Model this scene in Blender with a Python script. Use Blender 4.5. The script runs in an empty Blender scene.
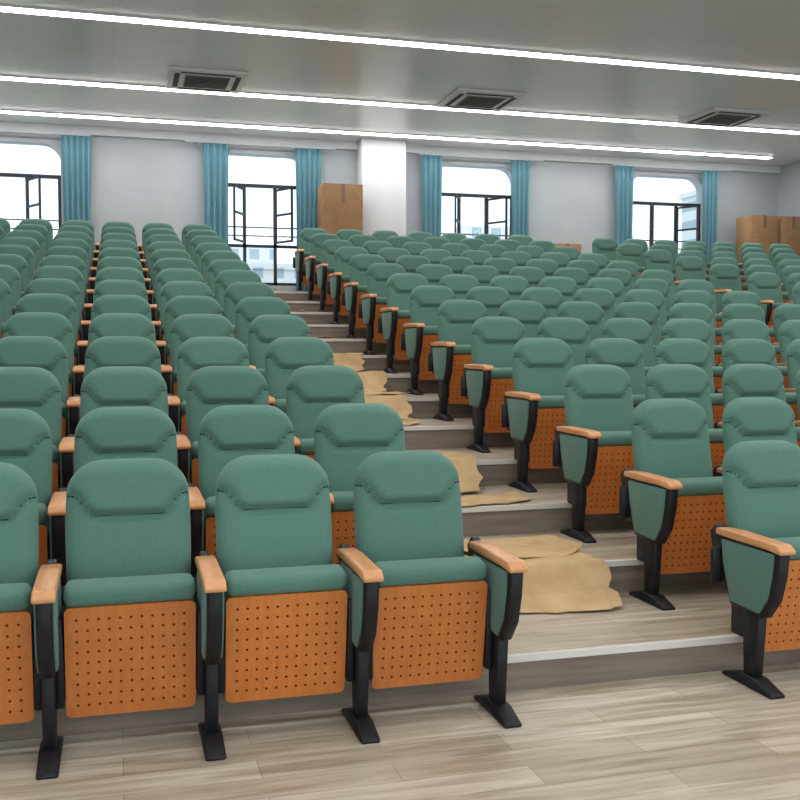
import bpy, bmesh, math, random
from mathutils import Vector, Matrix
random.seed(4)
S = bpy.context.scene
S.view_settings.view_transform = 'Standard'
S.view_settings.exposure = 0.55

# ------------------------------------------------------------------ constants
H_CAM = 1.44
PITCH = 0.56
ROWP = 0.85
Y0 = 3.65            # chair origin of the front row
R1 = 3.86            # first riser
NR = 14
def LV(k): return 0.0 if k <= 0 else 0.155 + 0.176 * (k - 1)
XL, XR = -4.3, 12.98
YB, YF = 17.7, -3.0
ZC = 5.16
LAND = LV(NR - 1)

# ------------------------------------------------------------------ materials
def lin(c):
    c = c / 255.0
    return c / 12.92 if c <= 0.04045 else ((c + 0.055) / 1.055) ** 2.4
def rgb(r, g, b): return (lin(r), lin(g), lin(b), 1)

def mat(name, col, rough=0.6, metal=0.0, spec=0.5):
    m = bpy.data.materials.new(name); m.use_nodes = True
    b = m.node_tree.nodes['Principled BSDF']
    b.inputs['Base Color'].default_value = col
    b.inputs['Roughness'].default_value = rough
    b.inputs['Metallic'].default_value = metal
    b.inputs['Specular IOR Level'].default_value = spec
    return m

def noise_mat(name, c1, c2, scale=(1, 1, 1), nscale=5, detail=4, rough=0.6, bump=0.0, rand=0.0, spec=0.5, sheen=0.0):
    m = mat(name, c1, rough, spec=spec)
    nt = m.node_tree; N = nt.nodes; L = nt.links
    b = N['Principled BSDF']
    tc = N.new('ShaderNodeTexCoord'); mp = N.new('ShaderNodeMapping')
    mp.inputs['Scale'].default_value = scale
    L.new(tc.outputs['Object'], mp.inputs['Vector'])
    n = N.new('ShaderNodeTexNoise'); n.inputs['Scale'].default_value = nscale; n.inputs['Detail'].default_value = detail
    L.new(mp.outputs['Vector'], n.inputs['Vector'])
    r = N.new('ShaderNodeValToRGB')
    r.color_ramp.elements[0].position = 0.3; r.color_ramp.elements[1].position = 0.7
    r.color_ramp.elements[0].color = c1; r.color_ramp.elements[1].color = c2
    L.new(n.outputs['Fac'], r.inputs['Fac'])
    out = r.outputs['Color']
    if rand > 0:
        oi = N.new('ShaderNodeObjectInfo'); mr = N.new('ShaderNodeMapRange')
        mr.inputs['To Min'].default_value = 1 - rand; mr.inputs['To Max'].default_value = 1 + rand
        L.new(oi.outputs['Random'], mr.inputs['Value'])
        hs = N.new('ShaderNodeHueSaturation')
        L.new(mr.outputs['Result'], hs.inputs['Value']); L.new(out, hs.inputs['Color'])
        out = hs.outputs['Color']
    L.new(out, b.inputs['Base Color'])
    if sheen: b.inputs['Sheen Weight'].default_value = sheen
    if bump > 0:
        n2 = N.new('ShaderNodeTexNoise'); n2.inputs['Scale'].default_value = 260; n2.inputs['Detail'].default_value = 2
        L.new(tc.outputs['Object'], n2.inputs['Vector'])
        bp = N.new('ShaderNodeBump'); bp.inputs['Strength'].default_value = bump; bp.inputs['Distance'].default_value = 0.002
        L.new(n2.outputs['Fac'], bp.inputs['Height']); L.new(bp.outputs['Normal'], b.inputs['Normal'])
    return m

M_GREEN = noise_mat('green_fabric', rgb(85, 122, 108), rgb(91, 129, 115), nscale=90, rough=0.88, rand=0.05, spec=0.2, sheen=0.15, bump=0.5)
M_SEAM = mat('seam_green', rgb(36, 64, 57), 0.9, spec=0.1)
M_WOOD = noise_mat('orange_veneer', rgb(188, 106, 44), rgb(202, 122, 56), scale=(2, 2, 0.35), nscale=22, rough=0.4, rand=0.06)
M_CAP = noise_mat('armrest_wood', rgb(205, 142, 90), rgb(218, 158, 108), scale=(3, 0.6, 3), nscale=14, rough=0.35, rand=0.05)
M_HOLE = mat('hole_dark', rgb(110, 52, 18), 0.9, spec=0.1)
M_BLACK = noise_mat('black_metal', rgb(16, 18, 22), rgb(23, 25, 30), nscale=30, rough=0.5, spec=0.35)
M_WALL = noise_mat('wall_paint', rgb(166, 173, 178), rgb(173, 180, 184), nscale=2, rough=0.85)
M_WHITE = mat('white_paint', rgb(204, 208, 211), 0.6)
M_CARD = noise_mat('cardboard', rgb(184, 152, 110), rgb(204, 174, 130), nscale=6, rough=0.85, spec=0.15, rand=0.08)
M_BOX = noise_mat('carton_board', rgb(146, 114, 82), rgb(162, 128, 94), nscale=6, rough=0.85, spec=0.15, rand=0.08)
M_TAPE = mat('packing_tape', rgb(126, 96, 64), 0.3)
M_CURT = noise_mat('curtain_teal', rgb(92, 134, 146), rgb(104, 148, 160), scale=(8, 8, 0.4), nscale=4, rough=0.9, spec=0.1)
M_FRAME = mat('window_frame_black', rgb(28, 32, 42), 0.5)
M_GRILLE = mat('grille_grey', rgb(120, 124, 126), 0.6)
M_DARK = mat('slot_dark', rgb(62, 64, 66), 0.8)

def floor_mat():
    m = mat('plank_tile_floor', rgb(180, 170, 155), 0.36)
    nt = m.node_tree; N = nt.nodes; L = nt.links; b = N['Principled BSDF']
    tc = N.new('ShaderNodeTexCoord')
    br = N.new('ShaderNodeTexBrick')
    br.inputs['Scale'].default_value = 1.0
    br.inputs['Brick Width'].default_value = 0.9
    br.inputs['Row Height'].default_value = 0.15
    br.inputs['Mortar Size'].default_value = 0.0015
    br.inputs['Color1'].default_value = rgb(212, 202, 184)
    br.inputs['Color2'].default_value = rgb(184, 171, 151)
    br.inputs['Mortar'].default_value = rgb(156, 144, 127)
    L.new(tc.outputs['Object'], br.inputs['Vector'])
    mp = N.new('ShaderNodeMapping'); mp.inputs['Scale'].default_value = (0.9, 9, 1)
    L.new(tc.outputs['Object'], mp.inputs['Vector'])
    n = N.new('ShaderNodeTexNoise'); n.inputs['Scale'].default_value = 2.2; n.inputs['Detail'].default_value = 6
    n.inputs['Distortion'].default_value = 0.6
    L.new(mp.outputs['Vector'], n.inputs['Vector'])
    r = N.new('ShaderNodeValToRGB')
    r.color_ramp.elements[0].position = 0.33; r.color_ramp.elements[0].color = rgb(208, 200, 190)
    r.color_ramp.elements[1].position = 0.64; r.color_ramp.elements[1].color = rgb(255, 255, 255)
    L.new(n.outputs['Fac'], r.inputs['Fac'])
    mx = N.new('ShaderNodeMix'); mx.data_type = 'RGBA'; mx.blend_type = 'MULTIPLY'
    mx.inputs['Factor'].default_value = 1.0
    L.new(br.outputs['Color'], mx.inputs['A']); L.new(r.outputs['Color'], mx.inputs['B'])
    L.new(mx.outputs['Result'], b.inputs['Base Color'])
    return m
M_FLOOR = floor_mat()
M_RISER = noise_mat('riser_tile', rgb(116, 104, 92), rgb(146, 133, 118), scale=(0.6, 1, 8), nscale=3, rough=0.5)
M_NOSE = mat('step_nosing', rgb(215, 210, 200), 0.5)

def ceil_mat():
    m = mat('ceiling_panels', rgb(232, 231, 232), 0.28, spec=0.5)
    nt = m.node_tree; N = nt.nodes; L = nt.links; b = N['Principled BSDF']
    tc = N.new('ShaderNodeTexCoord'); br = N.new('ShaderNodeTexBrick')
    br.inputs['Scale'].default_value = 1.0; br.inputs['Brick Width'].default_value = 1.2
    br.inputs['Row Height'].default_value = 0.6; br.offset = 0.0
    br.inputs['Mortar Size'].default_value = 0.003
    br.inputs['Color1'].default_value = rgb(216, 222, 226); br.inputs['Color2'].default_value = rgb(220, 226, 229)
    br.inputs['Mortar'].default_value = rgb(200, 206, 210)
    L.new(tc.outputs['Object'], br.inputs['Vector']); L.new(br.outputs['Color'], b.inputs['Base Color'])
    return m
M_CEIL = ceil_mat()

def emis(name, col, st):
    m = bpy.data.materials.new(name); m.use_nodes = True
    nt = m.node_tree; nt.nodes.clear()
    e = nt.nodes.new('ShaderNodeEmission'); o = nt.nodes.new('ShaderNodeOutputMaterial')
    e.inputs['Color'].default_value = col; e.inputs['Strength'].default_value = st
    nt.links.new(e.outputs[0], o.inputs[0]); return m
M_LED = emis('led_strip', (1.0, 0.98, 0.97, 1), 13.5)

def glass_mat():
    m = bpy.data.materials.new('window_glass'); m.use_nodes = True
    nt = m.node_tree; nt.nodes.clear(); N = nt.nodes; L = nt.links
    t = N.new('ShaderNodeBsdfTransparent'); t.inputs[0].default_value = (0.95, 0.98, 0.99, 1)
    g = N.new('ShaderNodeBsdfGlossy'); g.inputs['Roughness'].default_value = 0.05
    mx = N.new('ShaderNodeMixShader'); mx.inputs[0].default_value = 0.02
    o = N.new('ShaderNodeOutputMaterial')
    L.new(t.outputs[0], mx.inputs[1]); L.new(g.outputs[0], mx.inputs[2]); L.new(mx.outputs[0], o.inputs[0])
    return m
M_GLASS = glass_mat()

def bldg_mat(name, wall, win):
    m = mat(name, wall, 0.8)
    nt = m.node_tree; N = nt.nodes; L = nt.links; b = N['Principled BSDF']
    tc = N.new('ShaderNodeTexCoord'); mp = N.new('ShaderNodeMapping')
    mp.inputs['Rotation'].default_value = (math.radians(90), 0, 0)
    br = N.new('ShaderNodeTexBrick'); br.offset = 0.0
    br.inputs['Scale'].default_value = 1.0; br.inputs['Brick Width'].default_value = 3.0; br.inputs['Row Height'].default_value = 3.0
    br.inputs['Mortar Size'].default_value = 0.8
    br.inputs['Color1'].default_value = win; br.inputs['Color2'].default_value = win; br.inputs['Mortar'].default_value = wall
    L.new(tc.outputs['Object'], mp.inputs['Vector']); L.new(mp.outputs['Vector'], br.inputs['Vector'])
    L.new(br.outputs['Color'], b.inputs['Base Color']); return m
M_BLDG = bldg_mat('building_facade', rgb(222, 224, 226), rgb(168, 184, 196))
M_LEAF = noise_mat('foliage', rgb(110, 140, 112), rgb(145, 170, 140), nscale=3, rough=0.9)
M_BARK = mat('bark', rgb(90, 75, 60), 0.9)
M_GROUND = mat('outside_ground', rgb(150, 160, 145), 0.9)

# ------------------------------------------------------------------ mesh helpers
class B:
    def __init__(s):
        s.bm = bmesh.new(); s.mats = []
    def mi(s, m):
        if m not in s.mats: s.mats.append(m)
        return s.mats.index(m)
    def merge(s, t, m, smooth=False):
        i = s.mi(m)
        for f in t.faces: f.material_index = i; f.smooth = smooth
        me = bpy.data.meshes.new('tmp'); t.to_mesh(me); t.free()
        s.bm.from_mesh(me); bpy.data.meshes.remove(me)
    def box(s, x0, x1, y0, y1, z0, z1, m, bev=0, seg=2, M=None):
        t = bmesh.new(); bmesh.ops.create_cube(t, size=1)
        for v in t.verts:
            v.co = Vector(((x0 + x1) / 2 + v.co.x * (x1 - x0), (y0 + y1) / 2 + v.co.y * (y1 - y0), (z0 + z1) / 2 + v.co.z * (z1 - z0)))
        if bev: bmesh.ops.bevel(t, geom=t.edges[:], offset=bev, segments=seg, profile=0.5, affect='EDGES')
        if M: t.transform(M)
        s.merge(t, m, bool(bev))
    def prism(s, pts, x0, x1, m, bev=0, seg=2, axis='x'):
        t = bmesh.new()
        def P(a, p):
            return (a, p[0], p[1]) if axis == 'x' else ((p[0], a, p[1]) if axis == 'y' else (p[0], p[1], a))
        a = [t.verts.new(P(x0, p)) for p in pts]; b = [t.verts.new(P(x1, p)) for p in pts]
        t.faces.new(a); t.faces.new(b[::-1]); n = len(pts)
        for i in range(n): t.faces.new((a[i], b[i], b[(i + 1) % n], a[(i + 1) % n]))
        bmesh.ops.recalc_face_normals(t, faces=t.faces[:])
        if bev: bmesh.ops.bevel(t, geom=t.edges[:], offset=bev, segments=seg, profile=0.5, affect='EDGES')
        s.merge(t, m, bool(bev))
    def grid(s, fn, nu, nv, m, closed_u=False, smooth=True):
        t = bmesh.new()
        V = [[t.verts.new(fn(i, j)) for j in range(nv)] for i in range(nu)]
        for i in range(nu if closed_u else nu - 1):
            for j in range(nv - 1):
                k = (i + 1) % nu
                t.faces.new((V[i][j], V[k][j], V[k][j + 1], V[i][j + 1]))
        s.merge(t, m, smooth)
    def tube(s, pts, r, m, n=6):
        t = bmesh.new(); rings = []
        for i, p in enumerate(pts):
            p = Vector(p); a = Vector(pts[max(i - 1, 0)]); b = Vector(pts[min(i + 1, len(pts) - 1)])
            d = (b - a).normalized()
            up = Vector((0, 1, 0)) if abs(d.y) < 0.9 else Vector((1, 0, 0))
            u = d.cross(up).normalized(); w = d.cross(u)
            rings.append([t.verts.new(p + r * (math.cos(k * 2 * math.pi / n) * u + math.sin(k * 2 * math.pi / n) * w)) for k in range(n)])
        for i in range(len(rings) - 1):
            for k in range(n):
                t.faces.new((rings[i][k], rings[i][(k + 1) % n], rings[i + 1][(k + 1) % n], rings[i + 1][k]))
        t.faces.new(rings[0]); t.faces.new(rings[-1][::-1])
        bmesh.ops.recalc_face_normals(t, faces=t.faces[:])
        s.merge(t, m, True)
    def mesh(s, name):
        me = bpy.data.meshes.new(name); s.bm.to_mesh(me); s.bm.free()
        for m in s.mats: me.materials.append(m)
        return me
    def obj(s, name, loc=(0, 0, 0)):
        o = bpy.data.objects.new(name, s.mesh(name)); o.location = loc
        S.collection.objects.link(o); return o

# ------------------------------------------------------------------ chair
def back_top(s):
    a = abs(s)
    if a < 0.45: d = 0
    else: d = 1 - math.sqrt(max(0, 1 - ((a - 0.45) / 0.55) ** 2))
    return 1.02 - 0.115 * d - 0.008 * s * s
BW = 0.230
ZB = 0.42
def ybase(z): return 0.245 + (z - 0.45) * 0.20
def back_w(z):
    t = (z - ZB) / 0.6
    return BW * (0.955 + 0.055 * math.sin(math.pi * min(1, t * 0.95)) - 0.04 * max(0, t - .75))
def seam_z(x):
    a = min(1, max(0, (abs(x) - 0.12) / 0.085)); a = a * a * (3 - 2 * a)
    return 0.812 + 0.075 * a
def front_off(s, v, x, z):
    es = (1 - abs(s) ** 6) ** 0.5 if abs(s) < 1 else 0
    dt = (1 - v)
    ev = min(1, math.sqrt(max(0, 1 - (1 - min(1, dt / 0.075)) ** 2)))
    eb = min(1, math.sqrt(max(0, 1 - (1 - min(1, v / 0.06)) ** 2)))
    o = 0.055 * es * ev * eb
    dz = z - seam_z(x)
    if dz > 0: o += 0.022 * es * ev * min(1, dz / 0.03)
    o -= 0.018 * es * math.exp(-(dz / 0.012) ** 2)
    o += 0.012 * es * math.exp(-((z - 0.62) / 0.12) ** 2)
    return o

CZ = -0.022   # armrest height shift
def build_arm(b, x):
    b.prism([(p, q + CZ) for p, q in [(-0.21, 0.628), (-0.215, 0.645), (-0.18, 0.668), (0.12, 0.674), (0.245, 0.668), (0.25, 0.64), (0.12, 0.636), (-0.12, 0.636)]],
            x - 0.038, x + 0.038, M_CAP, 0.007, 2)
    out = [(-0.195, 0.636 + CZ), (0.225, 0.636 + CZ), (0.21, 0.50), (0.150, 0.325), (-0.080, 0.315), (-0.150, 0.40), (-0.183, 0.51)]
    b.prism(out, x - 0.026, x + 0.026, M_BLACK, 0.006, 1)
    inn = [(-0.160, 0.624 + CZ), (0.208, 0.624 + CZ), (0.194, 0.505), (0.135, 0.340), (-0.066, 0.332), (-0.124, 0.41), (-0.151, 0.515)]
    for sx in (-1, 1):
        a, c = sorted((x + sx * 0.020, x + sx * 0.034))
        b.prism(inn, a, c, M_GREEN, 0.006, 2)
    b.prism([(-0.06, 0.36), (0.06, 0.36), (0.045, 0.03), (-0.03, 0.03)], x - 0.022, x + 0.022, M_BLACK, 0.004, 1)
    b.prism([(-0.165, 0.0), (-0.165, 0.014), (-0.05, 0.05), (0.06, 0.05), (0.185, 0.014), (0.185, 0.0)], x - 0.036, x + 0.036, M_BLACK, 0.005, 1)
    b.prism([(0.12, 0.38), (0.12, 0.58), (0.27, 0.66), (0.32, 0.62), (0.25, 0.38)], x - 0.018, x + 0.018, M_BLACK, 0.003, 1)
    b.box(x - 0.06, x + 0.06, 0.225, 0.25, 0.40, 0.56, M_BLACK, 0.004, 1)

def build_chair(end):
    b = B()
    nu, nv = 27, 46
    def sp(i): return math.sin(math.pi / 2 * (-1 + 2 * i / (nu - 1)))
    def F(i, j):
        s = sp(i); v = j / (nv - 1); v = 1 - (1 - v) ** 1.25
        z = ZB + v * (back_top(s) - ZB); x = s * back_w(z)
        return (x, ybase(z) - front_off(s, v, x, z), z)
    def R(i, j):
        s = -sp(i); v = j / (nv - 1); v = 1 - (1 - v) ** 1.25
        z = ZB + v * (back_top(s) - ZB); x = s * back_w(z)
        es = (1 - abs(s) ** 6) ** 0.5 if abs(s) < 1 else 0
        ev = math.sqrt(max(0, 1 - (1 - min(1, (1 - v) / 0.06)) ** 2))
        return (x, ybase(z) + 0.022 * es * ev, z)
    b.grid(F, nu, nv, M_GREEN)
    b.grid(R, nu, nv, M_GREEN)
    def R2(i, j):
        s = -0.9 * sp(i); v = j / 15 * 0.9
        z = ZB - 0.06 + v * (back_top(s) - ZB + .04); x = s * back_w(z)
        return (x, ybase(z) + 0.026 + 0.006 * (1 - s * s), z)
    b.grid(R2, nu, 16, M_WOOD)
    pts = []
    for k in range(27):
        s = -0.965 + 1.93 * k / 26
        x = s * BW; z = seam_z(x)
        sv = x / back_w(z); v = (z - ZB) / (back_top(sv) - ZB)
        pts.append((x, ybase(z) - front_off(sv, v, x, z) - 0.001, z))
    b.tube(pts, 0.0045, M_SEAM, 5)
    ang = math.radians(-9)
    M = Matrix.Translation((0, 0.10, 0.145)) @ Matrix.Rotation(-ang, 4, 'X')
    w = 0.226
    c = 0.022
    def rr(hw, z0, z1, r):
        P = []
        for cx, cz, a0 in ((hw - r, z1 - r, 0), (-hw + r, z1 - r, 90), (-hw + r, z0 + r, 180), (hw - r, z0 + r, 270)):
            for q in range(5):
                a = math.radians(a0 + q * 22.5); P.append((cx + r * math.cos(a), cz + r * math.sin(a)))
        return P
    t = B()
    t.prism(rr(w, -0.005, 0.410, c), -0.062, -0.046, M_WOOD, 0, axis='y')
    t.box(-w + 0.004, w - 0.004, -0.048, 0.06, 0.03, 0.475, M_GREEN, 0.035, 4)
    t.box(-w, w, -0.070, 0.045, 0.408, 0.484, M_GREEN, 0.030, 4)
    for cx in range(11):
        for cz in range(9):
            x = -0.185 + cx * 0.037; z = 0.040 + cz * 0.0405
            P = [(x + 0.0055 * math.cos(q * math.pi / 3), z + 0.0055 * math.sin(q * math.pi / 3)) for q in range(6)]
            t.prism(P, -0.0626, -0.0600, M_HOLE, 0, axis='y')
    t.bm.transform(M)
    me = t.mesh('seat'); off = [b.mi(m) for m in t.mats]
    t2 = bmesh.new(); t2.from_mesh(me)
    for f in t2.faces: f.material_index = off[f.material_index]
    me2 = bpy.data.meshes.new('s2'); t2.to_mesh(me2); t2.free(); b.bm.from_mesh(me2)
    b.box(-0.262, 0.262, 0.10, 0.14, 0.21, 0.25, M_BLACK, 0.006, 1)
    b.box(-0.264, -0.229, 0.00, 0.20, 0.18, 0.50, M_BLACK, 0.006, 1)
    b.box(0.229, 0.264, 0.00, 0.20, 0.18, 0.50, M_BLACK, 0.006, 1)
    b.box(-0.262, 0.262, 0.215, 0.245, 0.40, 0.45, M_BLACK, 0.005, 1)
    build_arm(b, -PITCH / 2)
    if end: build_arm(b, PITCH / 2)
    return b.mesh('auditorium_chair_mesh')
CH = build_chair(False); CHE = build_chair(True)

blocks = [(0.033 - 4 * PITCH, 7), (2.885, 7), (7.74, 7)]
for n in range(NR):
    for x0, cnt in blocks:
        for c in range(cnt):
            o = bpy.data.objects.new('auditorium_chair', CHE if c == cnt - 1 else CH)
            o.location = (x0 + c * PITCH, Y0 + n * ROWP, LV(n))
            S.collection.objects.link(o)

# ------------------------------------------------------------------ floor and steps
b = B(); b.box(XL, XR, YF, R1 + 0.02, -0.12, 0, M_FLOOR); b.obj('floor')
b = B()
for k in range(1, NR):
    y = R1 + (k - 1) * ROWP
    last = k == NR - 1
    z = LV(k)
    b.box(XL, XR, y + 0.012, YB if last else y + ROWP + 0.02, LV(k - 1) - 0.02, z - 0.03, M_RISER)
    b.box(XL, XR, y, YB if last else y + ROWP + 0.012, z - 0.03, z, M_FLOOR)
    b.box(XL, XR, y - 0.003, y + 0.025, z - 0.028, z + 0.001, M_NOSE)
b.obj('stepped_seating_floor')

# ------------------------------------------------------------------ walls / ceiling
b = B(); b.box(XL - 0.2, XR + 0.2, YF, YB + 0.25, ZC, ZC + 0.15, M_CEIL); b.obj('ceiling')
b = B(); b.box(XL - 0.2, XL, YF, YB, -0.12, ZC, M_WALL); b.obj('wall_left')
b = B(); b.box(XR, XR + 0.2, YF, YB, -0.12, ZC, M_WALL); b.obj('wall_right')
WZ0, WZ1, WW = 2.58, 4.86, 1.62
WC = [-1.68, 2.45, 6.44, 10.46]
b = B()
T0, T1 = YB, YB + 0.25
b.box(XL - 0.2, XR + 0.2, T0, T1, LAND - 0.3, WZ0, M_WALL)
prev = XL - 0.2
for c in WC:
    a, e = c - WW / 2, c + WW / 2
    b.box(prev, a, T0, T1, WZ0, ZC, M_WALL)
    pts = [(a, ZC)]
    r = 0.30
    for q in range(9):
        an = math.pi - q * math.pi / 16
        pts.append((a + r + r * math.cos(an), WZ1 - r + r * math.sin(an)))
    for q in range(9):
        an = math.pi / 2 - q * math.pi / 16
        pts.append((e - r + r * math.cos(an), WZ1 - r + r * math.sin(an)))
    pts.append((e, ZC))
    b.prism(pts, T0, T1, M_WALL, 0, axis='y')
    prev = e
b.box(prev, XR + 0.2, T0, T1, WZ0, ZC, M_WALL)
b.obj('wall_back')
b = B(); b.box(4.17, 4.98, YB - 0.45, YB, LAND, ZC, M_WHITE, 0.01, 1); b.obj('wall_column')
b = B(); b.box(XL, XR, YB - 0.10, YB, ZC - 0.14, ZC, M_WHITE); b.obj('trim_1')
b = B(); b.box(XL, 4.17, YB - 0.015, YB, LAND, LAND + 0.1, M_RISER); b.box(4.98, XR, YB - 0.015, YB, LAND, LAND + 0.1, M_RISER); b.obj('baseboard_back')

# windows
for i, c in enumerate(WC):
    b = B(); a, e = c - WW / 2, c + WW / 2; y0, y1 = YB + 0.10, YB + 0.15
    f = 0.055
    ZT = 4.30
    for x in (a, e - f): b.box(x, x + f, y0, y1, WZ0, ZT, M_FRAME)
    b.box(a, e, y0, y1, WZ0, WZ0 + f, M_FRAME)
    b.box(a, e, y0, y1, ZT, ZT + 0.06, M_FRAME)
    for k in (1, 2):
        x = a + WW * k / 3; b.box(x - f / 2, x + f / 2, y0, y1, WZ0, ZT, M_FRAME)
    b.box(a, e, y0, y1, 3.25, 3.30, M_FRAME)
    for z in (3.45, 3.60): b.box(a, e, y0 + .06, y1 + .04, z, z + 0.02, M_FRAME)
    b.box(a, e, y0 + 0.02, y0 + 0.026, WZ0, WZ1 - 0.0, M_GLASS)
    for k, sg in ((1, -1), (2, 1)):
        x = a + WW * k / 3
        w = WW / 3 - 0.04
        M = Matrix.Translation((x, y0 - 0.01, 0)) @ Matrix.Rotation(math.radians(-62 if sg > 0 else -118), 4, 'Z')
        z0, z1 = 3.32, ZT - 0.03
        for q in ((0, 0.035), (w - 0.035, w)): b.box(q[0], q[1], -0.015, 0.015, z0, z1, M_FRAME, M=M)
        for q in (z0, (z0+z1)/2, z1 - 0.035): b.box(0, w, -0.015, 0.015, q, q + 0.035, M_FRAME, M=M)
    b.obj('window_%d' % (i + 1))

# curtains
def curtain(x0, x1):
    b = B(); n = int((x1 - x0) / 0.012)
    npl = max(3, round((x1 - x0) / 0.10))
    def F(i, j):
        u = i / n; v = j / 7
        pin = 1 - 0.10 * math.sin(math.pi * v)
        x = (x0 + x1) / 2 + (u - 0.5) * (x1 - x0) * pin
        y = YB - 0.19 + 0.035 * math.sin(u * npl * 2 * math.pi + 0.3 * v) * (0.8 + .2 * v)
        return (x, y, 4.97 - v * (4.97 - LAND - 0.03))
    b.grid(F, n + 1, 8, M_CURT)
    o = b.obj('curtain'); md = o.modifiers.new('thick', 'SOLIDIFY'); md.thickness = 0.004
for x0, x1 in ((-3.0, -2.45), (-.85, -.38), (1.44, 1.88), (3.03, 3.50), (5.34, 5.74), (7.08, 7.46), (9.22, 9.62), (11.12, 11.48)):
    curtain(x0, x1)
for i, c in enumerate(WC):
    b = B(); b.tube([(c - 1.3 if i != 2 else c-1.15, YB - 0.19, 4.985), (c + 1.3, YB - 0.19, 4.985)], 0.014, M_WHITE, 8)
    for x in (c - 1.1, c + 1.1): b.box(x - .012, x + .012, YB - 0.19, YB, 4.98, 5.0, M_WHITE)
    b.obj('curtain_rod')

# ceiling light strips
for yy in (16.85, 14.78, 11.82, 8.9, 6.0, 3.1, 0.2):
    b = B()
    b.box(XL + 0.6, 12.2, yy - 0.092, yy + 0.092, ZC - 0.018, ZC, M_WHITE)
    b.box(XL + 0.62, 12.18, yy - 0.075, yy + 0.075, ZC - 0.024, ZC - 0.017, M_LED)
    b.obj('ceiling_light_strip')

# AC cassettes
for x in (-2.95, 1.22, 5.22, 9.35):
    b = B(); h = 0.52; z = ZC
    b.box(-h, h, -h, h, -0.045, 0, M_WHITE, 0.012, 2)
    b.box(-0.30, 0.30, -0.30, 0.30, -0.055, -0.04, M_GRILLE, 0.004, 1)
    for k in range(9):
        y = -0.26 + k * 0.065
        b.box(-0.285, 0.285, y - 0.010, y + 0.010, -0.062, -0.05, M_DARK)
    for sg in (-1, 1):
        for ax in (0, 1):
            if ax == 0: b.box(-0.36, 0.36, *sorted((sg * 0.37, sg * 0.44)), -0.049, -0.044, M_DARK)
            else: b.box(*sorted((sg * 0.37, sg * 0.44)), -0.36, 0.36, -0.049, -0.044, M_DARK)
    b.obj('ceiling_air_conditioner', (x, 14.13, z))

# cardboard boxes
def cbox(x, y, z, w, d, h):
    b = B(); b.box(-w / 2, w / 2, -d / 2, d / 2, 0, h, M_BOX, 0.008, 1)
    b.box(-w / 2, w / 2, -0.03, 0.03, h, h + 0.002, M_TAPE)
    b.box(-0.03, 0.03, -d / 2 - 0.002, -d / 2, h * 0.72, h, M_TAPE)
    b.box(-w / 2, w / 2, -d / 2 - 0.0015, -d / 2, h * 0.5 - 0.003, h * 0.5 + 0.003, M_TAPE)
    b.obj('cardboard_box', (x, y, z))
YX = 17.0
cbox(3.72, YX, LAND, 0.72, 0.5, 0.80); cbox(3.72, YX, LAND + 0.803, 0.69, 0.5, 1.19)
cbox(12.02, YX, LAND, 0.60, 0.5, 0.9); cbox(12.02, YX, LAND + 0.903, 0.60, 0.5, 0.86)
cbox(12.66, YX, LAND, 0.58, 0.5, 0.9); cbox(12.66, YX, LAND + 0.903, 0.56, 0.5, 0.86)
cbox(7.95, YX, LAND, 0.6, 0.5, 0.60); cbox(7.9, YX, LAND + 0.603, 0.55, 0.45, 0.50)

# cardboard sheets in the aisle
def sheet(x0, x1, prof, sk=0.0, jag=0.05):
    # densify the profile, add buckles, dog-eared corners and ragged outline
    P = []
    for a, c in zip(prof[:-1], prof[1:]):
        for q in range(3): P.append((a[0] + (c[0] - a[0]) * q / 3, a[1] + (c[1] - a[1]) * q / 3))
    P.append(prof[-1]); m = len(P); n = 14
    slope = random.uniform(-1, 1) * 0.07
    ph = random.uniform(0, 6); rag = [random.uniform(-jag, jag) for _ in range(60)]
    cut = random.uniform(0.05, 0.16)
    b = B()
    def F(i, j):
        y, z = P[j]; u = i / n; v = j / (m - 1)
        endw = max(0, 1 - v / 0.25) + max(0, 1 - (1 - v) / 0.25)
        yy = y + endw * ((u - 0.5) * slope * 2 + rag[i] * 0.45)
        e = (rag[20 + j] * 0.5 if i in (0, n) else 0)
        xx = x0 + u * (x1 - x0) + sk * v + e
        if u > 0.8: xx -= cut * max(0, 0.3 - v) / 0.3 * (u - 0.8) / 0.2
        edge = max(0, (abs(u - 0.5) - 0.38) / 0.12)
        lift = 0.006 + 0.005 * (1 + math.sin(u * 9 + ph)) * (0.4 + 0.6 * math.sin(v * 7 + ph) ** 2) + 0.014 * edge * (0.5 + 0.5 * math.sin(ph + v * 5))
        return (xx, yy, z + lift)
    b.grid(F, n + 1, m, M_CARD, smooth=False)
    o = b.obj('cardboard_sheet'); md = o.modifiers.new('t', 'SOLIDIFY'); md.thickness = 0.004; md.offset = 1
def riser_y(k): return R1 + (k - 1) * ROWP
def lay(k, x0, x1, a, c, sk=0, h=0):
    z = LV(k) + h; ys = riser_y(k)
    sheet(x0, x1, [(ys + a, z), (ys + a + (c - a) * .33, z + .004), (ys + a + (c - a) * .66, z), (ys + c, z)], sk)
def drape(k, x0, x1, a, c, sk=0, h0=0):
    z = LV(k); zl = LV(k - 1); ys = riser_y(k)
    sheet(x0, x1, [(ys - a, zl + h0), (ys - a * 0.5, zl + (z - zl) * .3 + h0), (ys - 0.03, z + 0.0), (ys - 0.01, z + 0.008), (ys + c * 0.5, z + .002), (ys + c, z)], sk)
drape(2, 1.62, 2.46, 0.28, 0.70, -0.10)
lay(2, 1.8, 2.46, 0.10, 0.62, -0.06, 0.014)
lay(3, 1.6, 2.44, 0.01, 0.36, 0.0)
drape(4, 1.6, 2.36, 0.36, 0.60, -0.06, 0.012)
lay(5, 1.6, 2.30, 0.04, 0.7)
drape(6, 1.6, 2.36, 0.35, 0.62, -0.05, 0.012)
lay(6, 1.7, 2.44, 0.12, 0.55, 0.0, 0.014)
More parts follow.
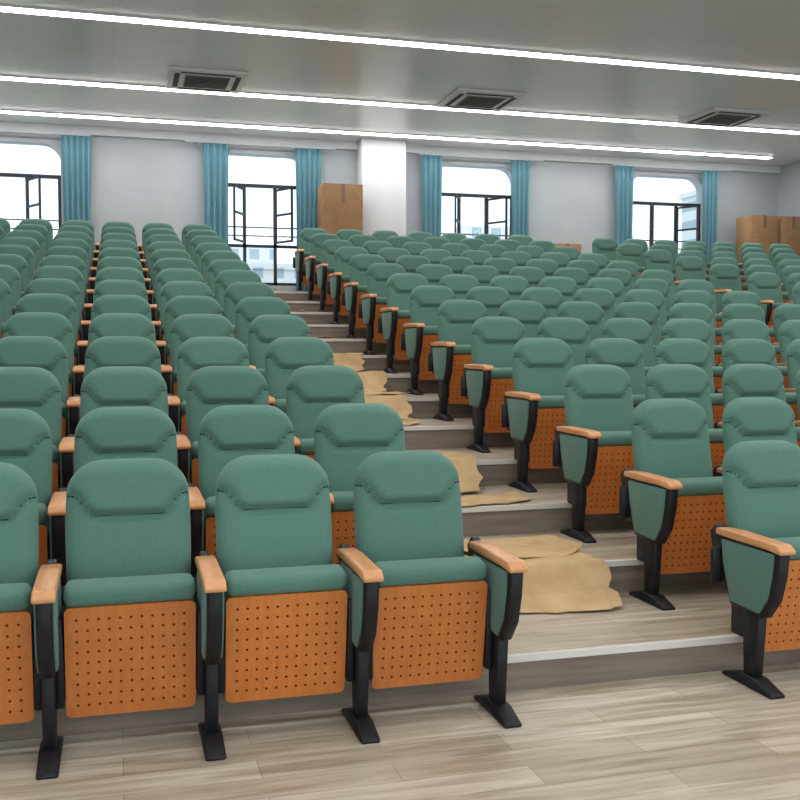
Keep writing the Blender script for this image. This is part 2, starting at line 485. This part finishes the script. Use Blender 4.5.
drape(7, 1.6, 2.36, 0.30, 0.6, 0, 0.02)
drape(8, 1.6, 2.36, 0.30, 0.6, 0, 0.012)
lay(9, 1.6, 2.3, 0.06, 0.6)
lay(11, 1.6, 2.3, 0.06, 0.6)
drape(5, 6.7, 7.25, 0.3, 0.4)
drape(8, 6.7, 7.3, 0.3, 0.4)

# ------------------------------------------------------------------ outside
b = B(); b.box(-120, 160, 40, 200, -10.2, -10, M_GROUND); b.obj('outdoor_ground')
for x, y, w, h in ((-32, 130, 16, 32), (18, 150, 22, 23), (52, 140, 18, 26), (100, 140, 22, 36), (76, 160, 16, 30)):
    b = B(); b.box(-w / 2, w / 2, -6, 6, 0, h, M_BLDG); b.box(-w / 2 - .4, w / 2 + .4, -6.4, 6.4, h, h + 0.8, M_BLDG)
    b.box(-w / 5, w / 5, -2, 2, h + .8, h + 3.5, M_BLDG)
    b.obj('distant_building', (x, y, -10))
for x, y, h in ((-9, 62, 18.5), (-5, 66, 17.5), (8, 64, 15.5), (12, 62, 16.5), (26, 66, 15.5), (31, 64, 16), (44, 66, 16), (50, 64, 15.5)):
    b = B(); b.tube([(0, 0, 0), (0.1, 0, h * 0.4), (0, 0.1, h * .8)], 0.35, M_BARK, 8)
    for k in range(14):
        t = bmesh.new(); bmesh.ops.create_icosphere(t, subdivisions=2, radius=random.uniform(1.2, 2.0))
        for v in t.verts: v.co *= random.uniform(0.88, 1.12)
        a = random.uniform(0, 6.28); rr_ = random.uniform(0, 2.4)
        t.transform(Matrix.Translation((rr_ * math.cos(a), rr_ * math.sin(a), h - 1.6 - random.uniform(0, 4.5))))
        b.merge(t, M_LEAF, True)
    b.obj('tree', (x, y, -10))

# ------------------------------------------------------------------ world + camera
w = bpy.data.worlds.new('World'); S.world = w; w.use_nodes = True
bg = w.node_tree.nodes['Background']; bg.inputs[0].default_value = (0.84, 0.92, 1.0, 1); bg.inputs[1].default_value = 1.2

cam = bpy.data.cameras.new('Camera'); co = bpy.data.objects.new('Camera', cam); S.collection.objects.link(co)
cam.sensor_width = 36; cam.lens = 36 * 1000 / 800
co.location = (0, 0, H_CAM)
co.rotation_euler = (math.radians(90 - 2.86), 0, math.radians(-15.75))
S.camera = co
